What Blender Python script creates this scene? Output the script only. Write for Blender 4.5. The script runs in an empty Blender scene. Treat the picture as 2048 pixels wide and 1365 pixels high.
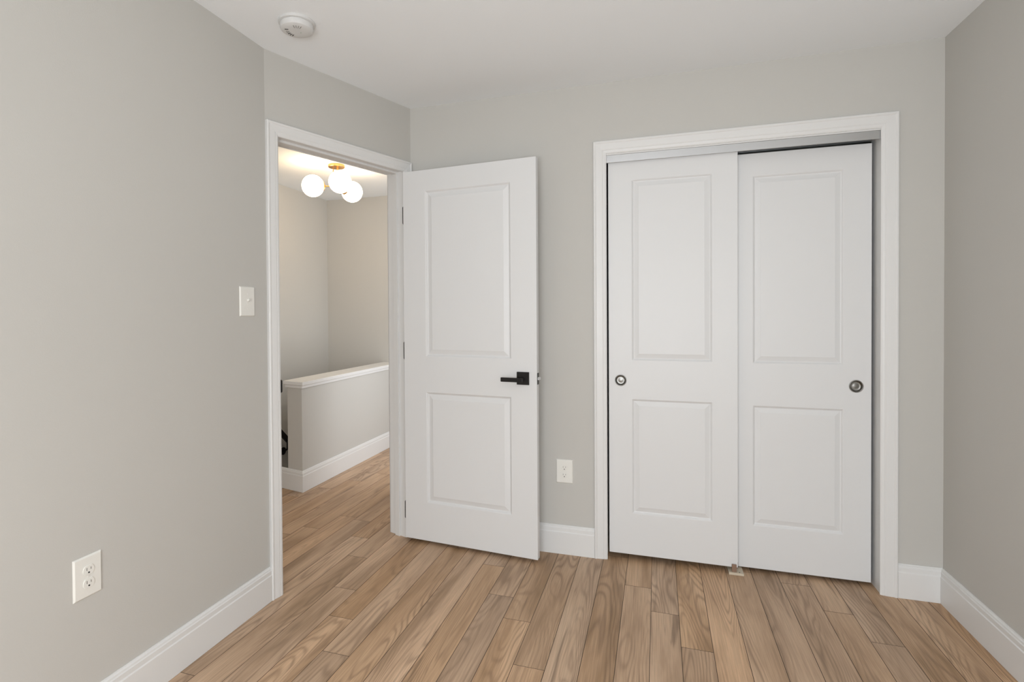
import bpy, bmesh, math, random
from mathutils import Vector, Matrix
random.seed(7)
sc = bpy.context.scene
COL = sc.collection

# ------------------------------------------------------------------ camera
CAMP = dict(p=(1.29842, -2.85455, 1.26804), yaw=-0.315517, pitch=-0.012742, roll=-0.00685,
            F=1089.4805, sx=-78.63, sy=-42.615)
def make_camera():
    y, p, r = CAMP['yaw'], CAMP['pitch'], CAMP['roll']
    f = Vector((math.sin(y)*math.cos(p), math.cos(y)*math.cos(p), math.sin(p)))
    rt = Vector((math.cos(y), -math.sin(y), 0)); up = rt.cross(f)
    r2 = rt*math.cos(r)+up*math.sin(r); u2 = -rt*math.sin(r)+up*math.cos(r)
    cd = bpy.data.cameras.new('camera'); cam = bpy.data.objects.new('camera', cd); COL.objects.link(cam)
    M = Matrix((r2, u2, -f)).transposed().to_4x4(); M.translation = Vector(CAMP['p'])
    cam.matrix_world = M
    cd.sensor_fit = 'HORIZONTAL'; cd.sensor_width = 36.0; cd.lens = CAMP['F']/2048*36
    cd.shift_x = -CAMP['sx']/2048; cd.shift_y = CAMP['sy']/2048
    cd.clip_start = 0.02
    sc.camera = cam
make_camera()

# ------------------------------------------------------------------ world, daylight, exposure
w = bpy.data.worlds.new('world'); sc.world = w; w.use_nodes = True
w.node_tree.nodes['Background'].inputs[0].default_value = (0.86, 0.93, 1.0, 1)
w.node_tree.nodes['Background'].inputs[1].default_value = 1.0
sc.view_settings.view_transform = 'Standard'; sc.view_settings.look = 'None'
sc.view_settings.gamma = 1.0; sc.view_settings.use_curve_mapping = False
sc.view_settings.exposure = 0.0

def area(name, loc, target, sx, sy, power, color):
    l = bpy.data.lights.new(name, 'AREA'); l.shape = 'RECTANGLE'; l.size = sx; l.size_y = sy
    l.energy = power; l.color = color
    o = bpy.data.objects.new(name, l); COL.objects.link(o); o.location = loc
    d = Vector(target)-Vector(loc)
    o.rotation_euler = d.to_track_quat('-Z', 'Y').to_euler()
    return o
# daylight entering by the wide window behind the camera
area('window_daylight', (1.32, -3.97, 1.08), (1.32, -0.5, -1.6), 1.7, 1.30, 66, (0.93, 0.965, 1.0))
# up-light added at the same window to brighten the ceiling
g_ = area('ceiling_fill', (1.32, -3.96, 1.1), (1.32, -1.6, 3.9), 1.7, 0.8, 15, (0.97, 0.985, 1.0))
g_.data.spread = math.radians(110)
# unseen point fill without a fixture, added to brighten the bedroom
l = bpy.data.lights.new('bedroom_fill', 'POINT'); l.energy = 4; l.color = (0.97, 0.985, 1.0); l.shadow_soft_size = 0.16
o = bpy.data.objects.new('bedroom_fill', l); COL.objects.link(o); o.location = (1.05, -2.35, 2.12)
# unseen fills added to brighten the landing, from its near end and right side
area('landing_fill', (-1.10, -3.3, 1.35), (-1.0, 0.6, 1.0), 1.0, 1.7, 20, (1.0, 0.975, 0.95))
area('landing_side_fill', (0.30, 1.30, 1.10), (-1.0, 1.30, 1.0), 0.78, 1.8, 19, (0.93, 0.96, 1.0))

# ------------------------------------------------------------------ materials
def newmat(name):
    m = bpy.data.materials.new(name); m.use_nodes = True
    nt = m.node_tree; return m, nt, nt.nodes['Principled BSDF']
def N(nt, t, **kw):
    n = nt.nodes.new(t)
    for k, v in kw.items(): setattr(n, k, v)
    return n
def plain(name, col, rough=0.5, metal=0.0, bump=0.0, bscale=300, var=0.0, spec=0.5):
    m, nt, b = newmat(name)
    b.inputs['Roughness'].default_value = rough; b.inputs['Metallic'].default_value = metal
    b.inputs['Specular IOR Level'].default_value = spec
    b.inputs['Base Color'].default_value = (*col, 1)
    tc = N(nt, 'ShaderNodeTexCoord')
    if var > 0:
        nz = N(nt, 'ShaderNodeTexNoise'); nz.inputs['Scale'].default_value = 2.2; nz.inputs['Detail'].default_value = 3
        nt.links.new(tc.outputs['Object'], nz.inputs['Vector'])
        mx = N(nt, 'ShaderNodeMixRGB'); mx.inputs[1].default_value = (*[c*(1-var) for c in col], 1)
        mx.inputs[2].default_value = (*[min(1, c*(1+var)) for c in col], 1)
        nt.links.new(nz.outputs['Fac'], mx.inputs[0]); nt.links.new(mx.outputs[0], b.inputs['Base Color'])
    if bump > 0:
        n2 = N(nt, 'ShaderNodeTexNoise'); n2.inputs['Scale'].default_value = bscale; n2.inputs['Detail'].default_value = 4
        nt.links.new(tc.outputs['Object'], n2.inputs['Vector'])
        bp = N(nt, 'ShaderNodeBump'); bp.inputs['Strength'].default_value = bump; bp.inputs['Distance'].default_value = 0.001
        nt.links.new(n2.outputs['Fac'], bp.inputs['Height']); nt.links.new(bp.outputs[0], b.inputs['Normal'])
    return m
M_WALL = plain('wall_paint_greige', (0.59, 0.578, 0.545), 0.75, bump=0.25, bscale=260, var=0.015, spec=0.3)
M_CEIL = plain('ceiling_paint', (0.905, 0.93, 0.945), 0.85, bump=0.2, bscale=200, var=0.01, spec=0.2)
M_TRIM = plain('trim_paint_white', (0.79, 0.79, 0.78), 0.42, bump=0.05, bscale=90, var=0.01)
M_DOOR = plain('door_paint_white', (0.77, 0.775, 0.775), 0.45, bump=0.06, bscale=120, var=0.008)
M_PLATE = plain('plate_plastic', (0.86, 0.85, 0.80), 0.35)
M_DETECT = plain('detector_plastic', (0.70, 0.70, 0.69), 0.55)
M_HINGE = plain('hinge_black', (0.008, 0.008, 0.008), 0.55)
M_BLACK = plain('black_metal', (0.018, 0.016, 0.015), 0.38, metal=0.6, bump=0.03, bscale=400)
M_DARK = plain('slot_dark', (0.03, 0.03, 0.028), 0.7)
M_GREYSLOT = plain('slot_grey', (0.25, 0.24, 0.22), 0.6)
M_NICKEL = plain('brushed_nickel', (0.27, 0.265, 0.25), 0.36, metal=1.0, bump=0.05, bscale=500)
M_STEEL = plain('bright_steel', (0.8, 0.8, 0.8), 0.2, metal=1.0)
M_BRASS = plain('brushed_brass', (0.62, 0.36, 0.14), 0.3, metal=1.0, bump=0.04, bscale=400)
M_GAP = plain('groove_dark', (0.06, 0.04, 0.028), 0.8)
M_LED = plain('indicator_plastic', (0.45, 0.55, 0.42), 0.3)

def track_metal():
    m, nt, b = newmat('brushed_aluminium')
    b.inputs['Metallic'].default_value = 1.0; b.inputs['Roughness'].default_value = 0.3
    b.inputs['Base Color'].default_value = (0.62, 0.63, 0.64, 1)
    tc = N(nt, 'ShaderNodeTexCoord'); mp = N(nt, 'ShaderNodeMapping'); mp.inputs['Scale'].default_value = (3, 60, 400)
    nz = N(nt, 'ShaderNodeTexNoise'); nz.inputs['Scale'].default_value = 2; nz.inputs['Detail'].default_value = 3
    nt.links.new(tc.outputs['Object'], mp.inputs[0]); nt.links.new(mp.outputs[0], nz.inputs['Vector'])
    bp = N(nt, 'ShaderNodeBump'); bp.inputs['Strength'].default_value = 0.15; bp.inputs['Distance'].default_value = 0.001
    nt.links.new(nz.outputs['Fac'], bp.inputs['Height']); nt.links.new(bp.outputs[0], b.inputs['Normal'])
    return m
M_TRACK = track_metal()

def glow_glass():
    m, nt, b = newmat('opal_glass_lit')
    b.inputs['Base Color'].default_value = (0.9, 0.88, 0.84, 1); b.inputs['Roughness'].default_value = 0.2
    b.inputs['Emission Color'].default_value = (1.0, 0.76, 0.50, 1); b.inputs['Emission Strength'].default_value = 13.5
    return m
M_GLOBE = glow_glass()

def wood_floor():
    m, nt, b = newmat('oak_plank')
    L = nt.links
    tc = N(nt, 'ShaderNodeTexCoord')
    at = N(nt, 'ShaderNodeAttribute'); at.attribute_name = 'plank'
    sep = N(nt, 'ShaderNodeSeparateColor'); L.new(at.outputs['Color'], sep.inputs[0])
    off = N(nt, 'ShaderNodeVectorMath', operation='SCALE'); off.inputs['Scale'].default_value = 37.0
    L.new(at.outputs['Color'], off.inputs[0])
    add = N(nt, 'ShaderNodeVectorMath', operation='ADD'); L.new(tc.outputs['Object'], add.inputs[0]); L.new(off.outputs[0], add.inputs[1])
    def noise(scale, detail=3, rough=0.5, dist=0.0):
        mp = N(nt, 'ShaderNodeMapping'); mp.inputs['Scale'].default_value = scale
        L.new(add.outputs[0], mp.inputs[0])
        nz = N(nt, 'ShaderNodeTexNoise'); nz.inputs['Scale'].default_value = 1.0
        nz.inputs['Detail'].default_value = detail; nz.inputs['Roughness'].default_value = rough
        nz.inputs['Distortion'].default_value = dist
        L.new(mp.outputs[0], nz.inputs['Vector']); return nz.outputs['Fac']
    def math_(op, a, bb=None, clamp=False):
        n = N(nt, 'ShaderNodeMath', operation=op); n.use_clamp = clamp
        for i, v in enumerate((a, bb)):
            if v is None: continue
            if isinstance(v, (int, float)): n.inputs[i].default_value = v
            else: L.new(v, n.inputs[i])
        return n.outputs[0]
    def ramp(v, stops):
        r = N(nt, 'ShaderNodeValToRGB'); L.new(v, r.inputs[0])
        e = r.color_ramp.elements
        while len(e) < len(stops): e.new(0.5)
        for i, (p, c) in enumerate(stops): e[i].position = p; e[i].color = (*c, 1)
        return r.outputs[0]
    def mixc(kind, fac, a, bb):
        n = N(nt, 'ShaderNodeMixRGB', blend_type=kind)
        for i, v in zip((0, 1, 2), (fac, a, bb)):
            if isinstance(v, (int, float)): n.inputs[i].default_value = v
            elif isinstance(v, tuple): n.inputs[i].default_value = (*v, 1)
            else: L.new(v, n.inputs[i])
        return n.outputs[0]
    broad = noise((9, 1.1, 1), 4, 0.55, 0.4)
    base = ramp(broad, [(0.28, (0.34, 0.222, 0.132)), (0.47, (0.54, 0.370, 0.245)), (0.60, (0.645, 0.453, 0.307)), (0.78, (0.71, 0.518, 0.365))])
    # cathedral figure: contour lines of a slow, stretched field
    fld = noise((6.8, 0.78, 1), 2, 0.38, 0.2)
    rings = math_('MULTIPLY', fld, 165.0)
    rs = math_('SINE', rings)
    rs = math_('MULTIPLY', math_('ADD', rs, 1.0), 0.5)
    rs = math_('POWER', rs, 2.5)
    mask = noise((5, 0.9, 1), 2, 0.5)
    mask = ramp(mask, [(0.43, (0, 0, 0)), (0.58, (1, 1, 1))])
    ringf = math_('MULTIPLY', math_('MULTIPLY', rs, mask), 0.50)
    c1 = mixc('MIX', ringf, base, (0.235, 0.150, 0.095))
    fine = noise((230, 5, 1), 3, 0.6)
    finef = ramp(fine, [(0.35, (0.82, 0.815, 0.81)), (0.65, (1.08, 1.08, 1.08))])
    c2 = mixc('MULTIPLY', 0.85, c1, finef)
    # dark mineral streaks and the odd knot
    st = noise((26, 1.4, 1), 3, 0.6, 0.8)
    stf = math_('MULTIPLY', ramp(st, [(0.62, (0, 0, 0)), (0.74, (1, 1, 1))]), 0.7)
    c3 = mixc('MIX', stf, c2, (0.20, 0.132, 0.085))
    vo = N(nt, 'ShaderNodeTexVoronoi'); vo.inputs['Scale'].default_value = 1.0
    mpv = N(nt, 'ShaderNodeMapping'); mpv.inputs['Scale'].default_value = (7.0, 1.9, 1.0); L.new(add.outputs[0], mpv.inputs[0]); L.new(mpv.outputs[0], vo.inputs['Vector'])
    kn = ramp(vo.outputs['Distance'], [(0.03, (1, 1, 1)), (0.13, (0, 0, 0))])
    kgate = math_('GREATER_THAN', sep.outputs[1], 0.62)
    knf = math_('MULTIPLY', math_('MULTIPLY', kn, kgate), 0.6)
    c4 = mixc('MIX', knf, c3, (0.12, 0.075, 0.048))
    # plank-to-plank tone
    tone = ramp(sep.outputs[0], [(0.0, (0.86, 0.855, 0.85)), (0.5, (0.97, 0.97, 0.97)), (1.0, (1.07, 1.06, 1.05))])
    c5 = mixc('MULTIPLY', 1.0, c4, tone)
    hs = N(nt, 'ShaderNodeHueSaturation'); L.new(c5, hs.inputs['Color'])
    L.new(math_('ADD', math_('MULTIPLY', sep.outputs[2], 0.20), 0.98), hs.inputs['Saturation'])
    L.new(hs.outputs[0], b.inputs['Base Color'])
    b.inputs['Roughness'].default_value = 0.46; b.inputs['Specular IOR Level'].default_value = 0.35
    bp = N(nt, 'ShaderNodeBump'); bp.inputs['Strength'].default_value = 0.12; bp.inputs['Distance'].default_value = 0.001
    L.new(fine, bp.inputs['Height']); L.new(bp.outputs[0], b.inputs['Normal'])
    return m
M_FLOOR = wood_floor()
def raw_wood(name, col, col2):
    m, nt, b = newmat(name)
    tc = N(nt, 'ShaderNodeTexCoord'); mp = N(nt, 'ShaderNodeMapping'); mp.inputs['Scale'].default_value = (12, 12, 90)
    nz = N(nt, 'ShaderNodeTexNoise'); nz.inputs['Scale'].default_value = 3
    nt.links.new(tc.outputs['Object'], mp.inputs[0]); nt.links.new(mp.outputs[0], nz.inputs['Vector'])
    mx = N(nt, 'ShaderNodeMixRGB'); mx.inputs[1].default_value = (*col, 1); mx.inputs[2].default_value = (*col2, 1)
    nt.links.new(nz.outputs['Fac'], mx.inputs[0]); nt.links.new(mx.outputs[0], b.inputs['Base Color'])
    b.inputs['Roughness'].default_value = 0.6
    return m
M_BEIGE = raw_wood('guide_beige', (0.58, 0.50, 0.38), (0.66, 0.58, 0.46))
M_TAB = raw_wood('guide_brown', (0.22, 0.13, 0.085), (0.30, 0.20, 0.14))
M_TREAD = raw_wood('stair_tread_wood', (0.24, 0.15, 0.09), (0.30, 0.20, 0.13))

# ------------------------------------------------------------------ helpers
def tag(o, label=None, cat=None, group=None, kind=None):
    if label: o['label'] = label
    if cat: o['category'] = cat
    if group: o['group'] = group
    if kind: o['kind'] = kind
    return o
def empty(name, loc, rotz=0.0):
    o = bpy.data.objects.new(name, None); COL.objects.link(o)
    o.location = loc; o.rotation_euler = (0, 0, rotz); o.empty_display_size = 0.1
    return o
def link(name, bm, mat, parent=None, smooth=False, bevel=0.0, seg=2, angle=35):
    bmesh.ops.recalc_face_normals(bm, faces=bm.faces)
    me = bpy.data.meshes.new(name); bm.to_mesh(me); bm.free()
    o = bpy.data.objects.new(name, me); COL.objects.link(o)
    for m in (mat if isinstance(mat, (list, tuple)) else [mat]): me.materials.append(m)
    if parent: o.parent = parent
    if smooth:
        for p in me.polygons: p.use_smooth = True
        try: me.set_sharp_from_angle(angle=math.radians(angle))
        except Exception: pass
    if bevel > 0:
        md = o.modifiers.new('bevel', 'BEVEL'); md.width = bevel; md.segments = seg; md.limit_method = 'ANGLE'
        md.angle_limit = math.radians(40); md.harden_normals = False
    return o
def box(bm, lo, hi, mat=0, M=None):
    x0, y0, z0 = lo; x1, y1, z1 = hi
    P = [Vector(p) for p in ((x0,y0,z0),(x1,y0,z0),(x1,y1,z0),(x0,y1,z0),(x0,y0,z1),(x1,y0,z1),(x1,y1,z1),(x0,y1,z1))]
    if M: P = [M @ p for p in P]
    v = [bm.verts.new(p) for p in P]
    for f in ((0,3,2,1),(4,5,6,7),(0,1,5,4),(1,2,6,5),(2,3,7,6),(3,0,4,7)):
        fc = bm.faces.new([v[i] for i in f]); fc.material_index = mat
    return v
def prism(bm, pts, z0, z1):
    a = [bm.verts.new((x, y, z0)) for x, y in pts]; b = [bm.verts.new((x, y, z1)) for x, y in pts]
    bm.faces.new(a[::-1]); bm.faces.new(b); n = len(pts)
    for i in range(n): bm.faces.new([a[i], a[(i+1) % n], b[(i+1) % n], b[i]])
def lathe(bm, prof, seg=48, M=None):
    """profile of (r, z) spun round z; r=0 ends close."""
    rings = []
    for r, z in prof:
        if r <= 1e-6: rings.append([bm.verts.new((M @ Vector((0, 0, z))) if M else (0, 0, z))])
        else:
            ring = []
            for k in range(seg):
                a = 2*math.pi*k/seg; p = Vector((r*math.cos(a), r*math.sin(a), z))
                ring.append(bm.verts.new(M @ p if M else p))
            rings.append(ring)
    for A, B in zip(rings, rings[1:]):
        for k in range(seg):
            k2 = (k+1) % seg
            if len(A) == 1 and len(B) == 1: continue
            if len(A) == 1: bm.faces.new([A[0], B[k], B[k2]])
            elif len(B) == 1: bm.faces.new([A[k], A[k2], B[0]])
            else: bm.faces.new([A[k], A[k2], B[k2], B[k]])
def rod(bm, p, q, r, seg=20):
    p, q = Vector(p), Vector(q); d = q-p
    M = d.to_track_quat('Z', 'Y').to_matrix().to_4x4(); M.translation = p
    lathe(bm, [(0, 0), (r, 0), (r, d.length), (0, d.length)], seg, M)
def slab_between(bm, p0, p1, nrm, thick, z0, z1):
    """vertical slab whose visible face runs p0-p1; nrm points into the room, the slab goes the other way."""
    p0, p1, n = Vector(p0), Vector(p1), Vector(nrm)
    q0, q1 = p0-n*thick, p1-n*thick
    prism(bm, [(p0.x, p0.y), (p1.x, p1.y), (q1.x, q1.y), (q0.x, q0.y)], z0, z1)

# ------------------------------------------------------------------ plan of the place
H = 2.432; W = 2.498; T = 0.12
A_ = 0.3464; KL = 0.908
U = Vector((-math.sin(A_), -math.cos(A_)))          # along the doorway wall, away from the corner
NV = Vector((math.cos(A_), -math.sin(A_)))          # its normal, into the room
def dwp(s, off=0.0): return U*s + NV*off            # point on the doorway wall
K = dwp(KL)
LA = -0.01
UL = Vector((-math.sin(LA), -math.cos(LA))); NL = Vector((math.cos(LA), -math.sin(LA)))
YR = -3.85                                            # rear wall
LLEN = (K.y-YR)/(-UL.y)
OPEN0, OPEN1, OPENH = 0.064, 0.846, 2.066            # doorway opening
CX0, CX1, CH = 1.083, 2.270, 2.064                   # closet opening
HALLX, HALLY = -1.86, 2.02
HWX0, HWX1, HWY = -1.205, -1.06, 0.441               # half wall

# ------------------------------------------------------------------ floor of planks
def build_floor():
    bnd = {0: 0.016, 1: 0.130, 2: 0.244, 3: 0.3645, 4: 0.490, 5: 0.603, 6: 0.717, 7: 0.831, 8: 0.945, 9: 1.061, 10: 1.180,
           11: 1.297, 12: 1.408, 13: 1.521, 14: 1.637, 15: 1.752, 16: 1.867, 17: 1.987, 18: 2.095, 19: 2.205}
    for i in range(20, 25): bnd[i] = 2.205+0.1155*(i-19)
    for i in range(1, 20): bnd[-i] = 0.016-0.1155*i
    joint = {-3: -0.138, -4: 0.087, -2: -0.36, -1: -0.667, 0: -0.883, 1: -1.10, 2: -0.105, 3: -0.02, 4: -0.245, 5: -0.514,
             6: -0.683, 7: -0.962, 8: 0.04, 9: -1.18, 10: -0.25, 11: -0.448, 12: -0.673, 13: -0.90, 14: 0.05, 15: 0.16,
             16: -0.015, 17: -0.227, 18: -0.423, 19: -0.66}
    bm = bmesh.new(); lay = bm.loops.layers.color.new('plank')
    rnd = random.Random(11); LEN = 1.22; g = 0.0010; d = 0.0016
    keys = sorted(bnd)
    for a, b in zip(keys, keys[1:]):
        x0, x1 = bnd[a], bnd[b]
        ymax = 2.06
        if x1 < HWX1: ymax = HWY+0.03
        if x1 < HALLX-0.15: continue
        if x0 > W+0.14: continue
        ymin = YR-0.05
        y = joint.get(a, -0.1+0.22*(a % 6))
        ys = [y]
        while ys[0] > ymin: ys.insert(0, ys[0]-LEN)
        while ys[-1] < ymax: ys.append(ys[-1]+LEN)
        ys = [min(max(t, ymin), ymax) for t in ys]
        for y0, y1 in zip(ys, ys[1:]):
            if y1-y0 < 0.01: continue
            col = (rnd.random(), rnd.random(), rnd.random(), 1)
            def X(x, yy): return x+0.012*(yy+0.45)
            o = [bm.verts.new((X(x, yy), yy, -d)) for x, yy in ((x0, y0), (x1, y0), (x1, y1), (x0, y1))]
            i = [bm.verts.new((X(x, yy), yy, 0)) for x, yy in ((x0+g, y0+g), (x1-g, y0+g), (x1-g, y1-g), (x0+g, y1-g))]
            fs = [bm.faces.new(i)]
            for k in range(4):
                f = bm.faces.new([o[k], o[(k+1) % 4], i[(k+1) % 4], i[k]]); f.material_index = 1; fs.append(f)
            for f in fs:
                for l in f.loops: l[lay] = col
    # under-board so the floor has thickness
    for lo, hi in (((HALLX-0.1, YR-0.05, -0.16), (W+0.1, HWY+0.03, -0.0015)), ((HWX1-0.02, HWY+0.03, -0.16), (W+0.1, 2.06, -0.0015))):
        n0 = len(bm.faces); box(bm, lo, hi, 1)
    me = bpy.data.meshes.new('floor'); bm.to_mesh(me); bm.free()
    o = bpy.data.objects.new('floor', me); COL.objects.link(o); me.materials.append(M_FLOOR); me.materials.append(M_GAP)
    tag(o, 'light brown oak plank floor running through the doorway', 'floor', kind='structure')
build_floor()

# ------------------------------------------------------------------ ceiling and walls
def struct(name, bm, mat, label, cat, **kw):
    return tag(link(name, bm, mat, **kw), label, cat, kind='structure')
bm = bmesh.new(); box(bm, (HALLX-0.1, YR-0.1, H), (W+0.1, HALLY+0.1, H+0.12))
struct('ceiling', bm, M_CEIL, 'flat white ceiling over bedroom and landing', 'ceiling')

def wall_with_hole(name, P, u, n, length, holes, label, thick=T, zb=0.0, zt=H, mat=M_WALL):
    """P start, u direction, n into-room normal; holes (s0,s1,z0,z1)."""
    bm = bmesh.new()
    ss = sorted({0.0, length, *[h[0] for h in holes], *[h[1] for h in holes]})
    P, u, n = Vector(P), Vector(u), Vector(n)
    zz = sorted({zb, zt, *[h[2] for h in holes], *[h[3] for h in holes]})
    def solid(s, z): return 0 < s < length and zb < z < zt and not any(h[0] < s < h[1] and h[2] < z < h[3] for h in holes)
    cache = {}
    def V(i, k, back):
        key = (i, k, back)
        if key not in cache:
            q = P+u*ss[i]-n*(thick if back else 0); cache[key] = bm.verts.new((q.x, q.y, zz[k]))
        return cache[key]
    def mid(a, i): return (a[i]+a[i+1])/2 if 0 <= i < len(a)-1 else -99
    for i in range(len(ss)-1):
        for k in range(len(zz)-1):
            if not solid(mid(ss, i), mid(zz, k)): continue
            bm.faces.new([V(i,k,0), V(i+1,k,0), V(i+1,k+1,0), V(i,k+1,0)])
            bm.faces.new([V(i,k,1), V(i,k+1,1), V(i+1,k+1,1), V(i+1,k,1)])
            if not solid(mid(ss, i-1), mid(zz, k)): bm.faces.new([V(i,k,0), V(i,k+1,0), V(i,k+1,1), V(i,k,1)])
            if not solid(mid(ss, i+1), mid(zz, k)): bm.faces.new([V(i+1,k,0), V(i+1,k,1), V(i+1,k+1,1), V(i+1,k+1,0)])
            if not solid(mid(ss, i), mid(zz, k-1)): bm.faces.new([V(i,k,0), V(i,k,1), V(i+1,k,1), V(i+1,k,0)])
            if not solid(mid(ss, i), mid(zz, k+1)): bm.faces.new([V(i,k+1,0), V(i+1,k+1,0), V(i+1,k+1,1), V(i,k+1,1)])
    return struct(name, bm, mat, label, 'wall')
# closet wall (faces -Y)
wall_with_hole('wall_closet', (0, 0), (1, 0), (0, -1), W, [(CX0-0.016, CX1+0.016, -0.01, CH+0.016)], 'greige painted wall holding the sliding closet doors')
# doorway wall, turned about twenty degrees
wall_with_hole('wall_doorway', (0, 0), U, NV, KL, [(OPEN0-0.016, OPEN1+0.016, -0.01, OPENH+0.016)], 'short greige painted wall around the open doorway')
wall_with_hole('wall_left', K, UL, NL, LLEN, [], 'long greige painted wall left of the doorway')
wall_with_hole('wall_right', (W, 0), (0, -1), (-1, 0), -YR, [], 'greige painted wall at the right edge')
XL = (K+UL*LLEN).x
WIN_B = (0.46-XL, 2.18-XL, 0.40, 1.76)
wall_with_hole('wall_rear', (XL, YR), (1, 0), (0, 1), W-XL, [WIN_B], 'greige painted wall behind the camera')
# windows behind the camera: white frames with one mullion cross
def window(name, P, u, n, s0, s1, z0, z1, label):
    P, u, n = Vector(P), Vector(u), Vector(n)
    e = empty(name, (P.x+u.x*(s0+s1)/2, P.y+u.y*(s0+s1)/2, z0)); tag(e, label, 'window', kind='structure')
    ang = math.atan2(u.y, u.x); e.rotation_euler = (0, 0, ang)
    side = 1 if Vector((-u.y, u.x)).dot(n) > 0 else -1
    w_, h_ = (s1-s0)/2, z1-z0
    bm = bmesh.new()
    t = 0.04; ya, yb = sorted((-side*0.03, -side*0.08))
    box(bm, (-w_, ya, 0), (w_, yb, t)); box(bm, (-w_, ya, h_-t), (w_, yb, h_))
    box(bm, (-w_, ya, t), (-w_+t, yb, h_-t)); box(bm, (w_-t, ya, t), (w_, yb, h_-t))
    box(bm, (-w_+t, ya, h_/2-0.02), (w_-t, yb, h_/2+0.02))
    link('window_frame', bm, M_TRIM, e, bevel=0.002)
    bm = bmesh.new(); c = 0.06; ya, yb = sorted((side*0.001, side*0.017))
    box(bm, (-w_-c, ya, -c), (w_+c, yb, 0)); box(bm, (-w_-c, ya, h_), (w_+c, yb, h_+c))
    box(bm, (-w_-c, ya, 0), (-w_, yb, h_)); box(bm, (w_, ya, 0), (w_+c, yb, h_))
    link('window_casing', bm, M_TRIM, e, bevel=0.002)
window('window_1', (XL, YR), (1, 0), (0, 1), *WIN_B, 'white framed window in the rear wall behind the camera')

# closet interior
bm = bmesh.new()
box(bm, (0.95, T+0.6, 0), (W, T+0.66, H)); struct('wall_closet_inner', bm, M_WALL, 'dim wall inside the closet', 'wall')
bm = bmesh.new(); box(bm, (0.89, T, 0), (0.95, T+0.66, H)); struct('wall_closet_side', bm, M_WALL, 'side wall inside the closet', 'wall')
bm = bmesh.new(); box(bm, (W, 0.0, 0), (W+0.1, T+0.66, H)); struct('wall_closet_end', bm, M_WALL, 'right end wall inside the closet', 'wall')

# landing walls
ZL = -1.75
bm = bmesh.new(); box(bm, (HALLX-0.1, YR, ZL), (HALLX, HALLY+0.1, H)); struct('wall_stairwell', bm, M_WALL, 'greige wall along the far side of the stairwell', 'wall')
bm = bmesh.new(); box(bm, (HALLX, HALLY, ZL), (W, HALLY+0.1, H)); struct('wall_landing', bm, M_WALL, 'greige wall at the end of the landing', 'wall')
wall_with_hole('wall_landing_right', (-0.14, T+0.005), (0, 1), (-1, 0), HALLY-T-0.005, [(0.78, 1.58, -0.01, 2.04)], 'greige wall on the right of the landing')  # opening invented so the added side fill reaches the landing
bm = bmesh.new(); box(bm, (W, T+0.66, 0), (W+0.1, HALLY+0.1, H)); struct('wall_leak_block', bm, M_WALL, 'unseen greige wall added to block sky light beyond the landing', 'wall')  # out-of-view wall added to stop sky light leaking in
bm = bmesh.new(); box(bm, (HALLX, YR-0.1, 0), (XL-T-0.005, YR, H)); struct('wall_landing_rear', bm, M_WALL, 'greige wall at the near end of the landing', 'wall')

# half wall with its cap (end face slightly skewed)
EY = HWY+0.034
bm = bmesh.new(); prism(bm, [(HWX1, HWY), (HWX1, HALLY), (HWX0, HALLY), (HWX0, EY)], 0.0, 0.752)
hw = struct('wall_half', bm, M_WALL, 'low greige half wall guarding the stairs', 'half wall')
bm = bmesh.new(); prism(bm, [(HWX1+0.026, HWY-0.026), (HWX1+0.026, HALLY), (HWX0-0.026, HALLY), (HWX0-0.026, EY-0.016)], 0.760, 0.786)
tag(link('wall_cap', bm, M_TRIM, hw, bevel=0.004, seg=3), 'white cap board')
bm = bmesh.new(); prism(bm, [(HWX1+0.014, HWY-0.014), (HWX1+0.014, HALLY), (HWX0-0.014, HALLY), (HWX0-0.014, EY-0.008)], 0.738, 0.7605)
tag(link('cap_moulding', bm, M_TRIM, hw, bevel=0.003, seg=2), 'white moulding under the cap')
# stairs down behind it
st = empty('staircase', (-1.53, HWY+0.03, 0.0)); tag(st, 'wooden stairs going down behind the half wall', 'stairs')
for i in range(8):
    z = -0.19*(i+1); y0 = 0.205*i
    if y0+0.2 > HALLY-HWY-0.04: break
    bm = bmesh.new(); box(bm, (-0.325, y0-0.0, z-0.03), (0.300, min(y0+0.23, HALLY-HWY-0.035), z)); link('tread', bm, M_TREAD, st, bevel=0.004)
    bm = bmesh.new(); box(bm, (-0.325, y0-0.012, z), (0.300, y0, z+0.16)); link('riser', bm, M_TRIM, st)
bm = bmesh.new(); box(bm, (HWX0-0.0, EY+0.03, ZL), (HWX1-0.02, HALLY, 0.0)); struct('wall_under_half', bm, M_WALL, 'greige wall below the half wall in the stairwell', 'wall')
bm = bmesh.new(); box(bm, (HALLX, 0.35, ZL-0.05), (HWX1, HALLY, ZL)); struct('floor_stairwell', bm, M_TREAD, 'brown floor at the bottom of the stairwell', 'floor')
# handrail
hr = empty('handrail', (-1.81, 1.225, 0.18)); tag(hr, 'black handrail sloping down the stairwell wall, seen past the half wall', 'handrail')
bm = bmesh.new()
M = Matrix.Translation((0, 0, 0)) @ Matrix.Rotation(math.radians(-43), 4, 'X')
box(bm, (-0.018, -0.72, -0.019), (0.018, 0.55, 0.019), M=M)
link('rail', bm, M_BLACK, hr, bevel=0.006, seg=3)
for dy in (-0.5, 0.047, 0.40):
    bm = bmesh.new(); z = -dy*math.tan(math.radians(43))
    rod(bm, (0, dy, z-0.015), (0, dy, z-0.085), 0.008); rod(bm, (0, dy, z-0.085), (-0.049, dy, z-0.105), 0.008)
    rod(bm, (-0.0495, dy, z-0.105), (-0.042, dy, z-0.105), 0.034)
    link('bracket', bm, M_BLACK, hr, smooth=True)

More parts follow.
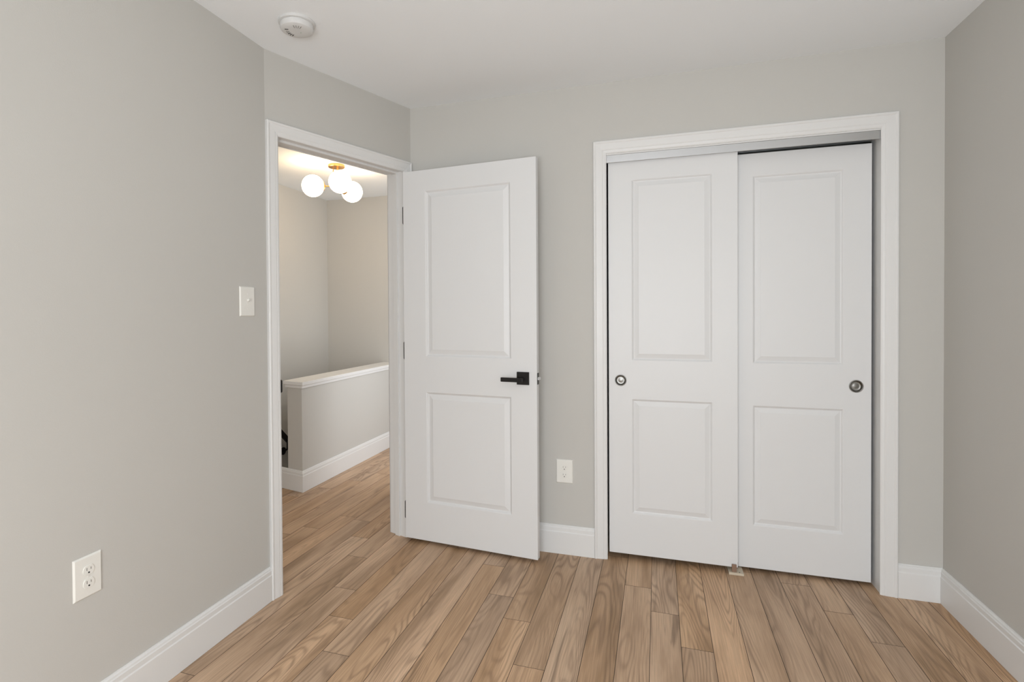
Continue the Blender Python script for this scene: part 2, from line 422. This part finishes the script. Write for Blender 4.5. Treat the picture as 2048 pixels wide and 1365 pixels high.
# ------------------------------------------------------------------ trim
BP = [(0, 0), (0.015, 0), (0.015, 0.114), (0.0120, 0.1175), (0.0120, 0.134), (0.0095, 0.137), (0.0085, 0.143), (0.0045, 0.1465), (0.004, 0.150), (0, 0.150)]
def baseboard(name, segs, label):
    """segs: list of runs of plan points [(p0, p1, n, m0, m1)], m = mitre shift per unit depth at each end (positive shortens)."""
    bm = bmesh.new()
    for p0, p1, n, m0, m1 in segs:
        p0, p1, n = Vector(p0), Vector(p1), Vector(n); d = (p1-p0).normalized()
        A, B = [], []
        for dep, z in BP:
            a = p0+n*dep+d*dep*m0; b = p1+n*dep-d*dep*m1
            A.append(bm.verts.new((a.x, a.y, z))); B.append(bm.verts.new((b.x, b.y, z)))
        k = len(A)
        for i in range(k): bm.faces.new([A[i], A[(i+1) % k], B[(i+1) % k], B[i]])
        bm.faces.new(A[::-1]); bm.faces.new(B)
    return struct(name, bm, M_TRIM, label, 'baseboard', bevel=0.0008, seg=1)
CW = 0.062
baseboard('baseboard_left', [(K+UL*0.0008, K+UL*LLEN, NL, 0, 1)], 'white baseboard along the long left wall')
baseboard('baseboard_right', [((W, 0), (W, YR), (-1, 0), 1, 1)], 'white baseboard along the right wall')
baseboard('baseboard_corner', [((0.02, 0), (1.022, 0), (0, -1), 0, 0)], 'white baseboard between the hinged door and the closet')
baseboard('baseboard_back', [((2.3309, 0), (W, 0), (0, -1), 0, 1)], 'short white baseboard right of the closet')
baseboard('baseboard_rear', [((XL, YR), (W, YR), (0, 1), 1, 1)], 'white baseboard along the rear wall')
en = Vector((-(EY-HWY), -(HWX1-HWX0))).normalized()
baseboard('baseboard_half_wall', [((HWX1, HWY), (HWX1, HALLY), (1, 0), -1.26, 1), ((HWX0-0.12, EY+0.028), (HWX1, HWY), en, 0, -1.26)], 'white baseboard wrapping the half wall')
baseboard('baseboard_landing', [((HWX1, HALLY), (-0.14, HALLY), (0, -1), 1, 1)], 'white baseboard at the end of the landing')

CP = [(0, 0), (0, 0.0150), (0.003, 0.0175), (0.008, 0.0178), (0.0115, 0.0160), (0.0135, 0.0138), (0.030, 0.0128), (0.042, 0.0118), (0.0455, 0.0095), (0.0485, 0.0102), (0.0560, 0.0085), (0.0595, 0.0066), (0.062, 0.0050), (0.062, 0)]
def casing(name, place, s0, s1, zt, label, width=CW):
    """place(s, off) -> plan point. s0,s1,zt = inner edges."""
    bm = bmesh.new(); R = []
    for o, dep in CP:
        k = o*width/0.062
        a, b, z = s0-width+k, s1+width-k, zt+width-k
        pa, pb = place(a, dep), place(b, dep)
        R.append([bm.verts.new((pa[0], pa[1], 0)), bm.verts.new((pa[0], pa[1], z)), bm.verts.new((pb[0], pb[1], z)), bm.verts.new((pb[0], pb[1], 0))])
    n = len(R)
    for i in range(n):
        j = (i+1) % n
        for k in range(3): bm.faces.new([R[i][k], R[i][k+1], R[j][k+1], R[j][k]])
    bm.faces.new([r[0] for r in R]); bm.faces.new([r[3] for r in R][::-1])
    return struct(name, bm, M_TRIM, label, 'door casing', bevel=0.0006, seg=1)
casing('trim_1', lambda s, o: dwp(s, o), OPEN0+0.000, OPEN1+0.000, OPENH-0.004, 'white moulded casing around the open doorway', 0.0605)
casing('trim_2', lambda s, o: Vector((s, -o)), CX0+0.004, CX1-0.004, CH+0.006, 'white moulded casing around the sliding closet doors', 0.0645)
# jambs
def uframe(bm, place, s0, s1, zt, t, d0, d1):
    for a, b in ((s0-t, s0), (s1, s1+t)):
        q = [place(a, d0), place(b, d0), place(b, d1), place(a, d1)]; prism(bm, [(p[0], p[1]) for p in q], 0.0, zt+t)
    q = [place(s0, d0), place(s1, d0), place(s1, d1), place(s0, d1)]; prism(bm, [(p[0], p[1]) for p in q], zt, zt+t)
bm = bmesh.new(); uframe(bm, dwp, OPEN0, OPEN1, OPENH, 0.0155, -0.0002, -T-0.004)
jamb = struct('trim_3', bm, M_TRIM, 'white door jamb lining the doorway', 'door jamb')
bm = bmesh.new(); uframe(bm, dwp, OPEN0+0.011, OPEN1-0.011, OPENH-0.011, 0.0112, -0.038, -0.072)
tag(link('door_stop', bm, M_TRIM, jamb, bevel=0.001), 'raised stop strip')
# black strike plate on the latch jamb (lip turned round the edge)
bm = bmesh.new()
q = [dwp(OPEN1-0.0015, 0.0105), dwp(OPEN1-0.0001, 0.0105), dwp(OPEN1-0.0001, -0.03), dwp(OPEN1-0.0015, -0.03)]
prism(bm, [(p[0], p[1]) for p in q], 0.915, 0.972)
q = [dwp(OPEN1-0.0055, 0.0078), dwp(OPEN1-0.0001, 0.0105), dwp(OPEN1-0.0001, 0.0085), dwp(OPEN1-0.0055, 0.0058)]
prism(bm, [(p[0], p[1]) for p in q], 0.918, 0.969)
tag(link('strike_plate', bm, M_BLACK, jamb), 'black strike plate')
# hall-side casing
casing('trim_5', lambda s, o: dwp(s, -T-o), OPEN0, OPEN1, OPENH-0.004, 'white casing on the landing side of the doorway', 0.0605)
bm = bmesh.new(); uframe(bm, lambda s, o: Vector((s, -o)), CX0, CX1, CH, 0.0155, -0.0002, -T-0.002)
struct('trim_4', bm, M_TRIM, 'white jamb lining the closet opening', 'door jamb')

# closet head track: aluminium fascia with two channels behind
tr = empty('closet_track', (CX0, 0.0, CH)); tag(tr, 'brushed aluminium head track above the sliding closet doors', 'door track')
wT = CX1-CX0
bm = bmesh.new()
box(bm, (0.001, 0.0035, -0.0385), (wT-0.001, 0.0060, -0.0005)); box(bm, (0.001, 0.0060, -0.0032), (wT-0.001, 0.108, -0.0005))
link('track_fascia', bm, M_TRACK, tr, bevel=0.0006, seg=1)
for y in (0.058, 0.106):
    bm = bmesh.new(); box(bm, (0.001, y, -0.020), (wT-0.001, y+0.002, -0.0033)); link('track_channel', bm, M_TRACK, tr)

# ------------------------------------------------------------------ panelled leaves
def leaf_mesh(w_, h_, t, x0, x1, zs, pw=1.0, pd=1.0):
    """leaf in x 0..w, y 0 (front) .. t (back), two raised panels each face."""
    bm = bmesh.new()
    prof = [(0, 0), (0.003, 0.0012), (0.008, 0.0060), (0.0115, 0.0068), (0.0145, 0.0062), (0.032, 0.0018), (0.0345, 0.0010), (0.036, 0.0010)]
    prof = [(o*pw, d*pd) for o, d in prof]
    xs = [0, x0, x1, w_]; zz = [0, zs[0], zs[1], zs[2], zs[3], h_]
    for face in (0, 1):
        Y = (lambda d: d) if face == 0 else (lambda d: t-d)
        for i in range(3):
            for k in range(5):
                a, b, c, d = xs[i], xs[i+1], zz[k], zz[k+1]
                if i == 1 and k in (1, 3):
                    R = []
                    for o, dep in prof:
                        R.append([bm.verts.new((x, Y(dep), z)) for x, z in ((a+o, c+o), (b-o, c+o), (b-o, d-o), (a+o, d-o))])
                    for A, B in zip(R, R[1:]):
                        for j in range(4): bm.faces.new([A[j], A[(j+1) % 4], B[(j+1) % 4], B[j]])
                    bm.faces.new(R[-1])
                else:
                    bm.faces.new([bm.verts.new((x, Y(0), z)) for x, z in ((a, c), (b, c), (b, d), (a, d))])
    # edges
    for i in range(3):
        for z in (0, h_): bm.faces.new([bm.verts.new(p) for p in ((xs[i], 0, z), (xs[i+1], 0, z), (xs[i+1], t, z), (xs[i], t, z))])
    for k in range(5):
        for x in (0, w_): bm.faces.new([bm.verts.new(p) for p in ((x, 0, zz[k]), (x, 0, zz[k+1]), (x, t, zz[k+1]), (x, t, zz[k]))])
    bmesh.ops.remove_doubles(bm, verts=bm.verts, dist=1e-5)
    bmesh.ops.recalc_face_normals(bm, faces=bm.faces)
    return bm
def make_leaf(parent, w_, h_, t, x0, x1, zs, hole=None, pw=1.0, pd=1.0):
    o = link('door_leaf', leaf_mesh(w_, h_, t, x0, x1, zs, pw, pd), M_DOOR)
    if hole:
        cb = bmesh.new(); Mx = Matrix.Translation((hole[0], -0.01, hole[1])) @ Matrix.Rotation(-math.pi/2, 4, 'X')
        lathe(cb, [(0, 0), (0.0258, 0), (0.0258, 0.026), (0, 0.026)], 64, Mx)
        c = link('cutter', cb, M_DOOR)
        md = o.modifiers.new('b', 'BOOLEAN'); md.operation = 'DIFFERENCE'; md.object = c; md.solver = 'EXACT'
        bpy.context.view_layer.update()
        me = bpy.data.meshes.new_from_object(o.evaluated_get(bpy.context.evaluated_depsgraph_get()))
        o.modifiers.clear(); o.data = me
        bpy.data.objects.remove(c, do_unlink=True)
    o.parent = parent
    md = o.modifiers.new('bevel', 'BEVEL'); md.width = 0.0015; md.segments = 2; md.limit_method = 'ANGLE'; md.angle_limit = math.radians(60)
    return o
# hinged door, open toward the closet wall
LA0 = Vector((-0.003, -0.097)); LB0 = Vector((0.759, -0.162))
dl = LB0-LA0; ang = math.atan2(dl.y, dl.x)
d1 = empty('door_1', (LA0.x, LA0.y, 0.018), ang)
tag(d1, 'white two-panel hinged door standing open with a black lever', 'door', kind='structure')
Z0 = 0.018
make_leaf(d1, 0.762, 2.030, 0.035, 0.136, 0.626, (0.228-Z0, 0.836-Z0, 1.030-Z0, 1.934-Z0), None, 1.12, 1.45)
def lever(side):
    """side -1 = towards the room, +1 = towards the wall."""
    h = empty('lever_handle', (0.690, 0.0 if side < 0 else 0.035, 0.934-Z0)); h.parent = d1
    s = side
    bm = bmesh.new(); ya, yb = sorted((0.0, s*0.008)); box(bm, (-0.0325, ya, -0.0325), (0.0325, yb, 0.0325))
    link('rose', bm, M_BLACK, h, bevel=0.0015)
    bm = bmesh.new(); rod(bm, (0, s*0.008, -0.004), (0, s*0.046, -0.004), 0.011, 28); link('neck', bm, M_BLACK, h, smooth=True)
    bm = bmesh.new(); ya, yb = sorted((s*0.040, s*0.052)); box(bm, (-0.104, ya, -0.0155), (0.012, yb, 0.006)); link('lever', bm, M_BLACK, h, bevel=0.0025, seg=3)
    return h
lever(-1); lever(1)
bm = bmesh.new(); box(bm, (0.7620, 0.0045, 0.934-0.030-Z0), (0.7634, 0.0305, 0.934+0.028-Z0))
lp = link('latch_plate', bm, M_BLACK, d1, bevel=0.0005, seg=1)
bm = bmesh.new(); zc = 0.934-Z0
v = [bm.verts.new(p) for p in ((0.7634, 0.009, zc-0.0075), (0.7634, 0.026, zc-0.0075), (0.7634, 0.026, zc+0.0075), (0.7634, 0.009, zc+0.0075),
                               (0.7650, 0.009, zc-0.0075), (0.7745, 0.026, zc-0.0075), (0.7745, 0.026, zc+0.0075), (0.7650, 0.009, zc+0.0075))]
for f in ((0,3,2,1),(4,5,6,7),(0,1,5,4),(1,2,6,5),(2,3,7,6),(3,0,4,7)): bm.faces.new([v[i] for i in f])
tag(link('latch_bolt', bm, M_STEEL, lp, bevel=0.001), 'bright steel latch bolt')
for z in (1.812, 1.060, 0.170):
    bm = bmesh.new(); z -= Z0
    rod(bm, (-0.0056, 0.0125, z-0.045), (-0.0056, 0.0125, z+0.045), 0.0052, 16)
    for e_ in (-1, 1): rod(bm, (-0.0056, 0.0125, z+e_*0.045), (-0.0056, 0.0125, z+e_*0.049), 0.0035, 12)
    box(bm, (-0.0016, 0.0145, z-0.044), (-0.0001, 0.034, z+0.044))
    link('hinge', bm, M_HINGE, d1, smooth=True)

# sliding closet doors
def pull(parent, x, z):
    Mx = Matrix.Translation((x, 0, z)) @ Matrix.Rotation(-math.pi/2, 4, 'X')   # local +z -> +y (into the leaf)
    bm = bmesh.new()
    prof = [(0.0252, 0.0), (0.0285, -0.0002), (0.0290, -0.0012), (0.0280, -0.0026), (0.0262, -0.0030), (0.0250, -0.0022), (0.0243, 0.0), (0.0232, 0.0065),
            (0.0215, 0.0095), (0.0180, 0.0112), (0.0100, 0.0098), (0.0, 0.0078)]
    lathe(bm, prof, 64, Mx)
    return tag(link('finger_pull', bm, M_NICKEL, parent, smooth=True, angle=50), 'round brushed nickel finger pull')
d2 = empty('door_2', (1.094, 0.020, 0.030)); tag(d2, 'left sliding closet door, white with two panels, in front', 'door', kind='structure')
make_leaf(d2, 0.602, 2.004, 0.035, 0.114, 0.490, (0.210, 0.794, 0.990, 1.905), (0.059, 0.888), 1.0, 1.15); pull(d2, 0.059, 0.888)
d3 = empty('door_3', (1.656, 0.066, 0.018)); tag(d3, 'right sliding closet door, white with two panels, behind', 'door', kind='structure')
make_leaf(d3, 0.600, 2.008, 0.035, 0.112, 0.490, (0.208, 0.792, 0.996, 1.900), (0.540, 0.900), 1.0, 1.15); pull(d3, 0.540, 0.900)
# floor guide
g = empty('door_guide', (1.690, 0.0, 0.0)); tag(g, 'small beige floor guide under the overlap of the closet doors', 'door guide')
bm = bmesh.new(); box(bm, (-0.036, 0.0005, 0.0), (0.030, 0.088, 0.011)); link('guide_base', bm, M_BEIGE, g, bevel=0.001)
bm = bmesh.new(); box(bm, (-0.022, 0.0085, 0.011), (-0.001, 0.0165, 0.047)); tag(link('guide_tab', bm, M_TAB, g, bevel=0.001), 'brown upright tab')
bm = bmesh.new(); box(bm, (-0.015, 0.0575, 0.011), (0.012, 0.0635, 0.040)); link('guide_fin', bm, M_TAB, g, bevel=0.001)
bm = bmesh.new(); rod(bm, (0.012, 0.012, 0.0108), (0.012, 0.012, 0.0118), 0.0026, 12); link('screw', bm, M_DARK, g)

# ------------------------------------------------------------------ switch and outlets (local x right, y out of wall = -y, z up)
def plate(parent, w_, h_):
    bm = bmesh.new(); o = 0.004; t = 0.006
    a = [bm.verts.new((x, 0, z)) for x, z in ((-w_/2, -h_/2), (w_/2, -h_/2), (w_/2, h_/2), (-w_/2, h_/2))]
    b = [bm.verts.new((x, -0.002, z)) for x, z in ((-w_/2, -h_/2), (w_/2, -h_/2), (w_/2, h_/2), (-w_/2, h_/2))]
    c = [bm.verts.new((x, -t, z)) for x, z in ((-w_/2+o, -h_/2+o), (w_/2-o, -h_/2+o), (w_/2-o, h_/2-o), (-w_/2+o, h_/2-o))]
    bm.faces.new(a[::-1]); bm.faces.new(c)
    for A, B in ((a, b), (b, c)):
        for i in range(4): bm.faces.new([A[i], A[(i+1) % 4], B[(i+1) % 4], B[i]])
    return link('wall_plate', bm, M_PLATE, parent, bevel=0.0008, seg=2)
def screw(parent, x, z, y=-0.006):
    bm = bmesh.new(); rod(bm, (x, y, z), (x, y-0.0012, z), 0.0033, 16); link('screw', bm, M_PLATE, parent, smooth=True)
def outlet(loc, rz, label, group):
    e = empty('wall_outlet', loc, rz); tag(e, label, 'outlet', group)
    plate(e, 0.087, 0.124)
    for s in (1, -1):
        bm = bmesh.new(); pts = []
        for k in range(40):
            a = 2*math.pi*k/40; x = 0.0172*math.cos(a); z = 0.0172*math.sin(a); z = max(-0.0140, min(0.0140, z)); pts.append((x, z+s*0.0195))
        A = [bm.verts.new((x, -0.006, z)) for x, z in pts]; B = [bm.verts.new((x, -0.0085, z)) for x, z in pts]
        bm.faces.new(A); bm.faces.new(B[::-1])
        for k in range(40): bm.faces.new([A[k], B[k], B[(k+1) % 40], A[(k+1) % 40]])
        r = link('receptacle', bm, M_PLATE, e, bevel=0.0005, seg=1)
        for dx, hh in ((-0.0063, 0.0042), (0.0063, 0.0034)):
            bm = bmesh.new(); box(bm, (dx-0.0009, -0.0092, s*0.0195+0.0040-hh), (dx+0.0009, -0.0084, s*0.0195+0.0040+hh)); link('slot', bm, M_GREYSLOT, r)
        bm = bmesh.new(); rod(bm, (0, -0.0084, s*0.0195-0.0070), (0, -0.0093, s*0.0195-0.0070), 0.0025, 16); link('ground_hole', bm, M_DARK, r)
    screw(e, 0, 0)
    return e
angL = math.atan2(-UL.y, -UL.x)          # facing into the room: local x runs toward the corner
def lwp(s): q = K+UL*s; return q
q = lwp(0.825)
outlet((q.x, q.y, 0.491), math.atan2(-UL.y, -UL.x), 'white duplex outlet low on the long left wall', 'duplex wall outlets')
outlet((0.868, 0, 0.4335), 0.0, 'white duplex outlet between the hinged door and closet casing', 'duplex wall outlets')
q = lwp(0.127)
e = empty('light_switch', (q.x, q.y, 1.322), math.atan2(-UL.y, -UL.x)); tag(e, 'white toggle light switch left of the doorway', 'light switch')
plate(e, 0.088, 0.124)
bm = bmesh.new(); box(bm, (-0.0055, -0.0066, -0.0125), (0.0055, -0.0055, 0.0125)); link('toggle_frame', bm, M_PLATE, e)
bm = bmesh.new(); box(bm, (-0.0042, -0.0175, -0.0045), (0.0042, -0.0060, 0.0045), M=Matrix.Rotation(math.radians(-28), 4, 'X')); link('toggle', bm, M_PLATE, e, bevel=0.001)
screw(e, 0, 0.030); screw(e, 0, -0.030)

# ------------------------------------------------------------------ smoke detector
e = empty('smoke_detector', (-0.040, -0.990, H)); tag(e, 'round white smoke detector on the ceiling', 'smoke detector')
bm = bmesh.new(); lathe(bm, [(0, 0), (0.070, 0), (0.071, -0.004), (0.070, -0.009), (0.066, -0.0105), (0, -0.0105)], 64); link('mounting_base', bm, M_DETECT, e, smooth=True)
bm = bmesh.new(); lathe(bm, [(0, -0.0106), (0.062, -0.0106), (0.064, -0.013), (0.064, -0.026), (0.061, -0.032), (0.052, -0.0365), (0.030, -0.038), (0, -0.0385)], 64); link('cover', bm, M_DETECT, e, smooth=True, angle=30)
for k in range(5):
    a0 = math.radians(150+k*14)
    bm = bmesh.new(); Mx = Matrix.Rotation(a0, 4, 'Z')
    box(bm, (0.028, -0.0013, -0.0388), (0.042, 0.0013, -0.0368), M=Mx); link('vent_slot', bm, M_DARK if k < 3 else M_GREYSLOT, e)
for k in range(4):
    bm = bmesh.new(); Mx = Matrix.Rotation(math.radians(-70+k*12), 4, 'Z')
    box(bm, (0.030, -0.0008, -0.0386), (0.048, 0.0008, -0.0366), M=Mx); link('vent_slot', bm, M_GREYSLOT, e)
bm = bmesh.new(); Mx = Matrix.Translation((-0.026, -0.030, 0)) @ Matrix.Rotation(math.radians(20), 4, 'Z')
box(bm, (-0.007, -0.0015, -0.0388), (0.007, 0.0015, -0.0368), M=Mx); link('test_slot', bm, M_DARK, e)
bm = bmesh.new(); rod(bm, (0.012, 0.010, -0.0380), (0.012, 0.010, -0.0392), 0.0022, 16); link('indicator_lamp', bm, M_LED, e)

# ------------------------------------------------------------------ landing ceiling light with three globes
HUB = Vector((-1.035, 0.885, 2.265))
fx = empty('ceiling_light', (HUB.x, HUB.y, H)); tag(fx, 'brass semi-flush ceiling light with three glowing white globes', 'ceiling light')
bm = bmesh.new(); lathe(bm, [(0, 0), (0.062, 0), (0.064, -0.003), (0.064, -0.016), (0.061, -0.020), (0, -0.020)], 64); link('canopy', bm, M_BRASS, fx, smooth=True)
hz = HUB.z-H
bm = bmesh.new(); rod(bm, (0.010, 0, -0.020), (0.010, 0, hz), 0.0085, 24); link('stem', bm, M_BRASS, fx, smooth=True)
bm = bmesh.new(); rod(bm, (-0.030, 0.0, -0.020), (-0.030, 0.0, hz), 0.0035, 16); link('thin_rod', bm, M_BRASS, fx, smooth=True)
bm = bmesh.new(); lathe(bm, [(0, 0.012), (0.034, 0.012), (0.038, 0.008), (0.038, -0.010), (0.034, -0.014), (0, -0.014)], 48, Matrix.Translation((-0.005, 0, hz))); link('hub', bm, M_BRASS, fx, smooth=True)
GL = [Vector((-1.159, 0.750, 2.250)), Vector((-0.896, 0.709, 2.250)), Vector((-0.986, 1.032, 2.250))]
RG = 0.0835
for gp in GL:
    d = gp-HUB; dn = d.normalized()
    c = d+Vector((0, 0, hz))
    L0 = d.length-RG
    arm = bmesh.new(); rod(arm, Vector((0, 0, hz)), Vector((0, 0, hz))+dn*(L0+0.002), 0.006, 16)
    ao = link('arm', arm, M_BRASS, fx, smooth=True)
    Mx = dn.to_track_quat('Z', 'Y').to_matrix().to_4x4(); Mx.translation = Vector((0, 0, hz))+dn*(L0)
    b2 = bmesh.new(); lathe(b2, [(0, -0.012), (0.010, -0.012), (0.013, -0.006), (0.034, 0.000), (0.042, 0.008), (0.0425, 0.013), (0.038, 0.0105), (0.020, 0.0035), (0, 0.001)], 40, Mx)
    link('cup', b2, M_BRASS, ao, smooth=True)
    gm = bmesh.new(); bmesh.ops.create_uvsphere(gm, u_segments=48, v_segments=32, radius=RG); bmesh.ops.translate(gm, verts=gm.verts, vec=c)
    go = link('globe', gm, M_GLOBE, fx, smooth=True); tag(go, 'glowing white glass globe')
